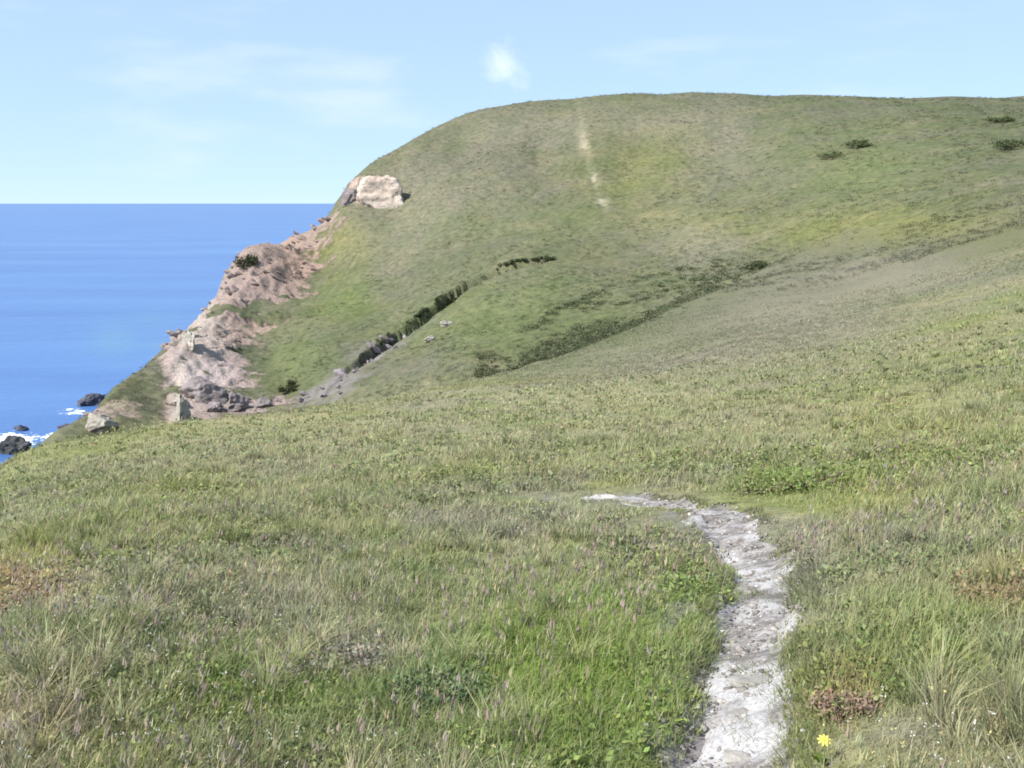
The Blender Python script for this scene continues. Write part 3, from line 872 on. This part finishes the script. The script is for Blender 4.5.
gi_ = RNG.integers(2, int(len(GULLY) * .84), 420)
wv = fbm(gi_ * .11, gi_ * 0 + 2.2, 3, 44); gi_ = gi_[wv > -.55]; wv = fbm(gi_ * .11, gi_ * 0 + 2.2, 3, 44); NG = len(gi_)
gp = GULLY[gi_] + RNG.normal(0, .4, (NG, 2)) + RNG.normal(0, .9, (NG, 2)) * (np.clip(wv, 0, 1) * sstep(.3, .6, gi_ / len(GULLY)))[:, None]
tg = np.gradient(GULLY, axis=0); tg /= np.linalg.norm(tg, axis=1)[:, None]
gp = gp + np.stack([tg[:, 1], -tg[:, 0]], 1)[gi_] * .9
thicket('gully_shade_scrub', gp, 60, .6, .8, DARK * .8, .3)  # scrub along the cut, dark leaves also standing in for its shadow
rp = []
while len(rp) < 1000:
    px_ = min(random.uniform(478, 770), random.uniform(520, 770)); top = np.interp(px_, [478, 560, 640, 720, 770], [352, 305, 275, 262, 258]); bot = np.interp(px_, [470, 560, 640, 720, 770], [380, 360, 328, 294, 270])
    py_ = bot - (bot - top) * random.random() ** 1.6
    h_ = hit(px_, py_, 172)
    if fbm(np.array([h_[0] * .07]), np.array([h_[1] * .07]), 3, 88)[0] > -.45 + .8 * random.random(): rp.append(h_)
thicket('ravine_shade_scrub', np.array(rp), 34, 1.2, .42, np.array([.108, .126, .062]), .36)  # scrub added to darken the fold, standing in for the hollow's shade

# ------------------------------------------------------------------ single things
def on_ground(px, py, dmin=1.5):
    x, y = hit(px, py, dmin)
    return x, y, float(ground(np.array([x]), np.array([y]))[0])


def bush(name, label, cat, px, py, r, hgt, leaf, colr, nl=1400, group=None, dmin=1.5, lobes=7, bare=False):
    """a rounded shrub: stems from one root and a ragged crown of separate leaves"""
    x, y, z = on_ground(px, py, dmin)
    root = tag(empty(name, (x, y, z)), label, cat, group)
    rs = random.Random(int(px * 7 + py))
    cen = []
    for k in range(lobes):
        a = 2 * math.pi * k / lobes + rs.uniform(-.4, .4); q = r * (rs.uniform(.35, .7) if k else 0.1)
        q *= rs.uniform(.7, 1.5); cen.append((q * math.cos(a), q * math.sin(a), hgt * rs.uniform(.25, .72), r * rs.uniform(.25, .5)))
    loc = np.array([[c_[0], c_[1]] for c_ in cen])
    lz = ground(loc[:, 0] + x, loc[:, 1] + y) - z
    pts = []
    for k in range(nl):
        c_ = cen[rs.randrange(lobes)]; kk = cen.index(c_)
        v_ = Vector((rs.gauss(0, 1), rs.gauss(0, 1), rs.gauss(0, 1))).normalized() * (rs.random() ** .45 * (1.5 if rs.random() < .12 else 1))
        pts.append((c_[0] + v_.x * c_[3], c_[1] + v_.y * c_[3], max(.02 * hgt, lz[kk] + c_[2] + v_.z * hgt * .42)))
    pts = np.array(pts)
    cc = jitter(np.tile(np.array(colr), (nl, 1)), .25, .08)
    v, q, c = leaves_np(pts, leaf * RNG.uniform(.6, 1.3, nl), cc, .4)
    me = mesh_np('foliage', v, q); attr_color(me, 'tint', c)
    link('foliage', me, M_LEAF, root)
    bm = bmesh.new()
    for k, c_ in enumerate(cen):
        tube(bm, [Vector((0, 0, -.05 * hgt)), Vector((c_[0] * .35, c_[1] * .35, c_[2] * .5 + lz[k] * .5)), Vector((c_[0], c_[1], c_[2] + lz[k])), Vector((c_[0] * 1.2, c_[1] * 1.2, (c_[2] + lz[k]) * 1.25))],
             [r * .035, r * .025, r * .015, r * .005])
    me = bpy.data.meshes.new('stem'); bm.to_mesh(me); bm.free(); link('stem', me, M_BARK, root)
    return root


def tube(bm, pts, rads, sides=6):
    rings = []
    for k, p in enumerate(pts):
        d = (pts[min(k + 1, len(pts) - 1)] - pts[max(k - 1, 0)]).normalized()
        a = d.orthogonal().normalized(); b_ = d.cross(a)
        rings.append([bm.verts.new(p + (a * math.cos(2 * math.pi * s / sides) + b_ * math.sin(2 * math.pi * s / sides)) * rads[k]) for s in range(sides)])
    for r0, r1 in zip(rings, rings[1:]):
        for s in range(sides):
            bm.faces.new((r0[s], r0[(s + 1) % sides], r1[(s + 1) % sides], r1[s]))
    bm.faces.new(rings[0][::-1]); bm.faces.new(rings[-1])


def rock(name, label, cat, loc, size, m, seed, group=None, rotz=0.0, cuts=9, rough=.22, sub=5):
    """a weathered block: a ball sliced by planes, then roughened at several scales"""
    rs = random.Random(seed)
    bm = bmesh.new(); bmesh.ops.create_icosphere(bm, subdivisions=sub, radius=1)
    planes = []
    for k in range(cuts):
        nn_ = Vector((rs.gauss(0, 1), rs.gauss(0, 1), rs.gauss(0, .8))).normalized(); planes.append((nn_, rs.uniform(.48, .8)))
    for v_ in bm.verts:
        for nn_, dd_ in planes:
            e = v_.co.dot(nn_) - dd_
            if e > 0: v_.co -= nn_ * e * .93
        q = v_.co * 1.7 + Vector((seed * 3.1, seed * 1.7, 0))
        v_.co *= 1 + rough * mnoise.fractal(q, 1, 2, 5) + rough * .5 * mnoise.noise(q * 3)
        v_.co = Vector((v_.co.x * size[0], v_.co.y * size[1], v_.co.z * size[2]))
    me = bpy.data.meshes.new(name); bm.to_mesh(me); bm.free(); me.shade_smooth()
    o = link(name, me, m); o.location = loc; o.rotation_euler = (0, 0, rotz)
    return tag(o, label, cat, group)


M_STONE = rock_material('pale_path_stone', (.24, .225, .21), (.32, .31, .295), 6, .02)
M_PALE = rock_material('pale_outcrop_rock', (.44, .355, .295), (.52, .45, .39), .35, .6)
M_WHITE = rock_material('grey_white_rock', (.30, .28, .24), (.37, .35, .31), .5, .5)
M_GREYR = rock_material('grey_mauve_rock', (.18, .155, .16), (.25, .22, .22), .5, .5)
M_DARKR = rock_material('wet_dark_rock', (.045, .05, .055), (.10, .10, .10), .5, .5)
M_SEAR = rock_material('dark_sea_rock', (.06, .065, .085), (.11, .115, .14), .5, .5)

# shrubs on the headland
g = 'dark shrubs on the headland'
bush('shrub', 'dark shrub high on the headland slope, the highest one right of the worn track', 'shrub', 860, 146, 5.2, 1.4, .55, DARK * 1.45, 1200, g, 150)
bush('shrub', 'wide dark shrub at the right edge of the photo, on the upper headland slope', 'shrub', 1012, 146, 6.2, 1.6, .55, DARK * 1.3, 1500, g, 150)
bush('shrub', 'low dark shrub just under the skyline at the far right corner of the headland', 'shrub', 1002, 121, 5.6, 1.3, .55, DARK * 1.45, 1200, g, 150)
bush('shrub', 'dark shrub clinging to the sea cliff edge, above the rust coloured rock', 'shrub', 247, 264, 4.2, 3.2, .55, DARK * .62, 1500, g, 150)
bush('shrub', 'small dark green shrub low in the cove beside grey rocks', 'shrub', 289, 389, 2.6, 2.0, .4, DARK * .8, 1200, g, 150)
bush('shrub', 'flat dark shrub where the right end of the ravine meets the near slope', 'shrub', 757, 272, 3.4, 1.3, .4, DARK, 1200, g, 150)
bush('shrub', 'flat dark shrub just left of the highest dark shrub on the headland', 'shrub', 832, 158, 4.6, 1.2, .45, DARK * 1.6, 1000, g, 150)

# plants near the camera
g = 'low bushes in the foreground turf'
bush('bush', 'blue green leafy bush in the foreground turf, left of the path', 'bush', 448, 690, .27, .11, .026, np.array([.13, .18, .08]), 1300, g, lobes=11)
bush('bush', 'bright green low bush on the slope above the bend of the path', 'bush', 798, 492, .8, .13, .04, BRIGHT * .8 + OLIVE * .45, 1300, g, lobes=13)
bush('bush', 'grey brown dead looking bush in the turf at the left of the blue green bush', 'bush', 350, 664, .25, .09, .022, GREY * 1.3, 1100, g, lobes=10)
g = 'rust coloured dry bushes'
bush('dry_bush', 'rust coloured low bush at the left edge of the photo', 'bush', 18, 603, .40, .13, .030, np.array([.25, .185, .11]) * 1.15, 900, g, lobes=13)
bush('dry_bush', 'rust coloured low bush at the right edge of the photo', 'bush', 1002, 606, .24, .09, .022, np.array([.25, .185, .11]) * 1.15, 800, g, lobes=12)
bush('dry_bush', 'reddish brown low bush right beside the path near the bottom', 'bush', 846, 706, .13, .06, .016, np.array([.24, .17, .12]) * 1.1, 700, g, lobes=11)

# yellow flower by the path
fx, fy, fz = on_ground(823, 758)
root = tag(empty('yellow_flower', (fx, fy, fz)), 'single yellow wildflower standing in the turf just right of the path near the bottom', 'flower')
bm = bmesh.new(); tube(bm, [Vector((0, 0, -.02)), Vector((.004, 0, .03)), Vector((.002, .004, .075))], [.0022, .0018, .0014])
me = bpy.data.meshes.new('stem'); bm.to_mesh(me); bm.free()
t = NT('flower_stem'); t.principled(t.mix(t.noise(80, 2), (.10, .16, .04), (.16, .22, .06)), .7, .2); link('stem', me, t.m, root)
ty_ = NT('yellow_petals'); ty_.principled(ty_.mix(ty_.noise(120, 2), (.72, .60, .07), (.80, .70, .16)), .6, .2)
tc_ = NT('flower_centre'); tc_.principled(tc_.mix(tc_.noise(300, 2), (.55, .36, .03), (.68, .48, .06)), .8, .1)
for k in range(9):
    a = 2 * math.pi * k / 9
    bm = bmesh.new(); vs = []
    for (rr, wd, zz) in ((.003, .25, 0), (.010, .42, .003), (.016, .34, .002), (.0195, .10, -.001)):
        vs.append([bm.verts.new((rr * math.cos(a + s * wd / (1 + rr * 60)), rr * math.sin(a + s * wd / (1 + rr * 60)), zz + (.0008 if s == 0 else 0))) for s in (-1, 0, 1)])
    for r0, r1 in zip(vs, vs[1:]):
        for s in range(2): bm.faces.new((r0[s], r0[s + 1], r1[s + 1], r1[s]))
    me = bpy.data.meshes.new('petal'); bm.to_mesh(me); bm.free(); me.shade_smooth()
    o = link('petal', me, ty_.m, root); o.location = (.002, .004, .075); o.rotation_euler = (.5, -.1, 0)
bm = bmesh.new(); bmesh.ops.create_uvsphere(bm, u_segments=14, v_segments=8, radius=.0055)
for v_ in bm.verts: v_.co.z *= .55
me = bpy.data.meshes.new('flower_centre'); bm.to_mesh(me); bm.free(); me.shade_smooth(); o = link('flower_centre', me, tc_.m, root); o.location = (.002, .004, .077); o.rotation_euler = (.5, -.1, 0)
lv, lq, lc = leaves_np(np.array([[0, 0, .004]] * 7) + RNG.normal(0, .004, (7, 3)), np.full(7, .04), jitter(np.tile(BRIGHT, (7, 1))), .3)
me = mesh_np('leaves', lv, lq); attr_color(me, 'tint', lc); link('leaves', me, M_LEAF, root)

# flat stones trodden into the path
g = 'pale stones in the footpath'
for k, (px, py, sx_, sy_, lab) in enumerate([
    (738, 632, .085, .05, 'pale flat stone in the middle of the path, the farthest of the stones'),
    (752, 668, .12, .06, 'largest pale flat stone in the path, halfway up its straight stretch'),
    (744, 690, .10, .05, 'pale flat stone set right below the largest one in the path'),
    (742, 730, .085, .045, 'pale flat stone in the path nearer the bottom, left of the yellow flower'),
    (722, 757, .11, .045, 'pale flat stone at the very bottom of the path')]):
    x, y, z = on_ground(px, py)
    rock('path_stone', lab, 'stone', (x, y, z + .008), (sx_, sy_, .024), M_STONE, 40 + k, g, rotz=.3 * (k % 3 - 1), cuts=7, rough=.12, sub=4)

# rocks of the cliff, the cove and the shore
x, y, z = on_ground(380, 205, 250)
rock('rock_outcrop', 'large pale pinkish outcrop at the seaward shoulder of the headland, just under the skyline', 'rock', (x + .8, y + 1.5, z + 1.6), (9.6, 7.5, 8.6), M_PALE, 3, cuts=10, rough=.16)
x, y, z = on_ground(352, 200, 250)
rock('rock_outcrop', 'grey broken rock left of the large pale outcrop at the top of the sea cliff', 'rock', (x, y, z + 1), (4.5, 4.0, 5.0), M_GREYR, 5, cuts=10, rough=.2)
g = 'pale ribs of rock at the foot of the cliff'
for px, py, sz_, dz, rz, sd_, lab in [
    (180, 424, (1.9, 5.0, 6.2), 1.4, .25, 8, 'tallest whitish rock rib at the foot of the cliff, its lower left end'),
    (193, 392, (1.7, 5.5, 4.6), .6, .45, 14, 'pale rock rib rising behind and right of the tallest whitish one'),
    (187, 350, (1.6, 5.0, 4.2), .0, .6, 15, 'pale rock rib highest up the seaward edge of the lower cliff')]:
    x, y, z = on_ground(px, py, 195)
    o = rock('rock_rib', lab, 'rock', (x, y + 1, z + dz), sz_, M_WHITE, sd_, g, rotz=rz, cuts=14, rough=.24)
    o.rotation_euler = (.5, .22, rz)
g = 'grey rocks at the foot of the cliff'
for k, (px, py, s, m_, lab) in enumerate([
    (207, 394, 5.2, M_GREYR, 'mauve grey rock right of the tallest whitish rib, largest of the cove rocks'),
    (213, 408, 2.2, M_GREYR, 'small grey rock just right of the foot of the tallest whitish rib'),
    (236, 405, 3.4, M_GREYR, 'grey rock in the middle of the cove, between the rib and the small shrub'),
    (262, 406, 2.0, M_GREYR, 'small grey rock below the small cove shrub'),
    (98, 432, 3.4, M_WHITE, 'pale rock on the shore behind the edge of the near slope')]):
    x, y, z = on_ground(px, py, 150)
    rock('shore_rock', lab, 'rock', (x, y, z + .6), (s * 1.15, s, s * .8), m_, 60 + k, g, rotz=k * .7, cuts=9)
g = 'boulders beside the gully'
for k, (px, py, s, lab) in enumerate([(446, 324, 1.5, 'small pale boulder on the right bank of the dark gully'), (430, 338, 1.2, 'smaller pale boulder farther down the right bank of the dark gully')]):
    x, y, z = on_ground(px, py, 150)
    rock('boulder', lab, 'rock', (x, y, z + .4), (s * 1.2, s, s * .75), M_WHITE, 80 + k, g, rotz=k)


def at_sea(px, py):
    a_, t_ = ray(px, py); d_ = -EYE / t_
    return d_ * math.sin(a_), d_ * math.cos(a_)


g = 'dark rocks in the sea'
for k, (px, py, sx_, sz_, lab) in enumerate([
    (92, 404, 4.2, 2.6, 'dark rock standing alone in the blue water off the cove'),
    (12, 452, 3.4, 2.8, 'black rock in the white surf at the left edge of the photo'),
    (68, 432, 3.0, 1.5, 'low dark grey rock at the waterline between the surf and the pale shore rock'),
    (22, 430, 2.0, 1.0, 'small low rock in the water above the white surf')]):
    x, y = at_sea(px, py)
    rock('sea_rock', lab, 'rock', (x, y, .3), (sx_, sx_ * .8, sz_), M_SEAR if k in (0, 2, 3) else M_DARKR, 90 + k, g, rotz=k * .9, cuts=9, rough=.25)

# ------------------------------------------------------------------ light and sky
SUN_EL, SUN_AZ = R(46), R(-120)        # azimuth from +Y (the view) to the right: behind the camera, to the left
sd = Vector((math.sin(SUN_AZ) * math.cos(SUN_EL), math.cos(SUN_AZ) * math.cos(SUN_EL), math.sin(SUN_EL)))
sl = bpy.data.lights.new('sun', 'SUN'); sl.energy = 4.6; sl.angle = R(.5); sl.color = (1, .955, .88)
so = bpy.data.objects.new('sun', sl); COL.objects.link(so); so.rotation_euler = sd.to_track_quat('Z', 'Y').to_euler(); so.location = (0, 0, 120)

wd = bpy.data.worlds.new('World'); S.world = wd; wd.use_nodes = True
nt = wd.node_tree; nt.nodes.clear()
def wn(k, **kw):
    q = nt.nodes.new(k)
    for a, b_ in kw.items(): setattr(q, a, b_)
    return q
sky = wn('ShaderNodeTexSky', sky_type='NISHITA'); sky.sun_disc = False; sky.sun_elevation = SUN_EL; sky.sun_rotation = SUN_AZ
sky.altitude = 50; sky.air_density = 1.0; sky.dust_density = .35; sky.ozone_density = 2.0
lift = wn('ShaderNodeVectorMath', operation='ADD'); lift.inputs[1].default_value = (0, 0, .07)
nrmv = wn('ShaderNodeVectorMath', operation='NORMALIZE')
bg = wn('ShaderNodeBackground'); bg.inputs['Strength'].default_value = .1
ow = wn('ShaderNodeOutputWorld')
tc = wn('ShaderNodeTexCoord')
nt.links.new(tc.outputs['Generated'], lift.inputs[0]); nt.links.new(lift.outputs[0], nrmv.inputs[0]); nt.links.new(nrmv.outputs[0], sky.inputs['Vector'])
# one small cloud and thin streaks: noise in the direction of the sky
def dir_of(px, py):
    a_, t_ = ray(px, py); v_ = Vector((math.sin(a_), math.cos(a_), t_)); return v_.normalized()
cd = dir_of(504, 62)
sub = wn('ShaderNodeVectorMath', operation='SUBTRACT'); sub.inputs[1].default_value = cd; nt.links.new(tc.outputs['Generated'], sub.inputs[0])
nz = wn('ShaderNodeTexNoise'); nz.inputs['Scale'].default_value = 30; nz.inputs['Detail'].default_value = 7; nz.inputs['Roughness'].default_value = .65; nz.inputs['Distortion'].default_value = .6
nt.links.new(tc.outputs['Generated'], nz.inputs['Vector'])
sc_ = wn('ShaderNodeVectorMath', operation='MULTIPLY'); sc_.inputs[1].default_value = (34, 34, 32); nt.links.new(sub.outputs[0], sc_.inputs[0])
ln = wn('ShaderNodeVectorMath', operation='LENGTH'); nt.links.new(sc_.outputs[0], ln.inputs[0])
mr = wn('ShaderNodeMapRange'); mr.inputs['From Min'].default_value = 0; mr.inputs['From Max'].default_value = 1.6; mr.inputs['To Min'].default_value = .5; mr.inputs['To Max'].default_value = -.25
nt.links.new(ln.outputs['Value'], mr.inputs['Value'])
ad = wn('ShaderNodeMath', operation='ADD'); nt.links.new(mr.outputs[0], ad.inputs[0]); nt.links.new(nz.outputs['Fac'], ad.inputs[1])
cr = wn('ShaderNodeMapRange', interpolation_type='SMOOTHSTEP'); cr.inputs['From Min'].default_value = .5; cr.inputs['From Max'].default_value = 1.25; cr.inputs['To Max'].default_value = .5
nt.links.new(ad.outputs[0], cr.inputs['Value'])
# thin high haze streaks
mp = wn('ShaderNodeMapping'); mp.inputs['Scale'].default_value = (2.5, 2.5, 11); nt.links.new(tc.outputs['Generated'], mp.inputs['Vector'])
n2 = wn('ShaderNodeTexNoise'); n2.inputs['Scale'].default_value = 2.2; n2.inputs['Detail'].default_value = 6; nt.links.new(mp.outputs[0], n2.inputs['Vector'])
c2 = wn('ShaderNodeMapRange', interpolation_type='SMOOTHSTEP'); c2.inputs['From Min'].default_value = .48; c2.inputs['From Max'].default_value = .8; c2.inputs['To Max'].default_value = .5
nt.links.new(n2.outputs['Fac'], c2.inputs['Value'])
tint = wn('ShaderNodeMix', data_type='RGBA', blend_type='MULTIPLY'); tint.inputs[0].default_value = 1; tint.inputs[7].default_value = (.98, 1.0, 1.08, 1)
nt.links.new(sky.outputs[0], tint.inputs[6])
m0 = wn('ShaderNodeMix', data_type='RGBA'); m0.inputs[0].default_value = .55; nt.links.new(tint.outputs[2], m0.inputs[6]); m0.inputs[7].default_value = (3.5, 4.7, 6.0, 1)
m1 = wn('ShaderNodeMix', data_type='RGBA'); nt.links.new(c2.outputs[0], m1.inputs[0]); nt.links.new(m0.outputs[2], m1.inputs[6]); m1.inputs[7].default_value = (4.9, 5.5, 5.9, 1)
m2 = wn('ShaderNodeMix', data_type='RGBA'); nt.links.new(cr.outputs[0], m2.inputs[0]); nt.links.new(m1.outputs[2], m2.inputs[6]); m2.inputs[7].default_value = (7.6, 7.8, 8.0, 1)
nt.links.new(m2.outputs[2], bg.inputs['Color']); nt.links.new(bg.outputs[0], ow.inputs['Surface'])

S.view_settings.view_transform = 'Standard'; S.view_settings.look = 'None'; S.view_settings.gamma = 1
S.view_settings.exposure = .9
S.render.engine = 'CYCLES'
S.cycles.filter_width = 1.8
S.cycles.max_bounces = 5
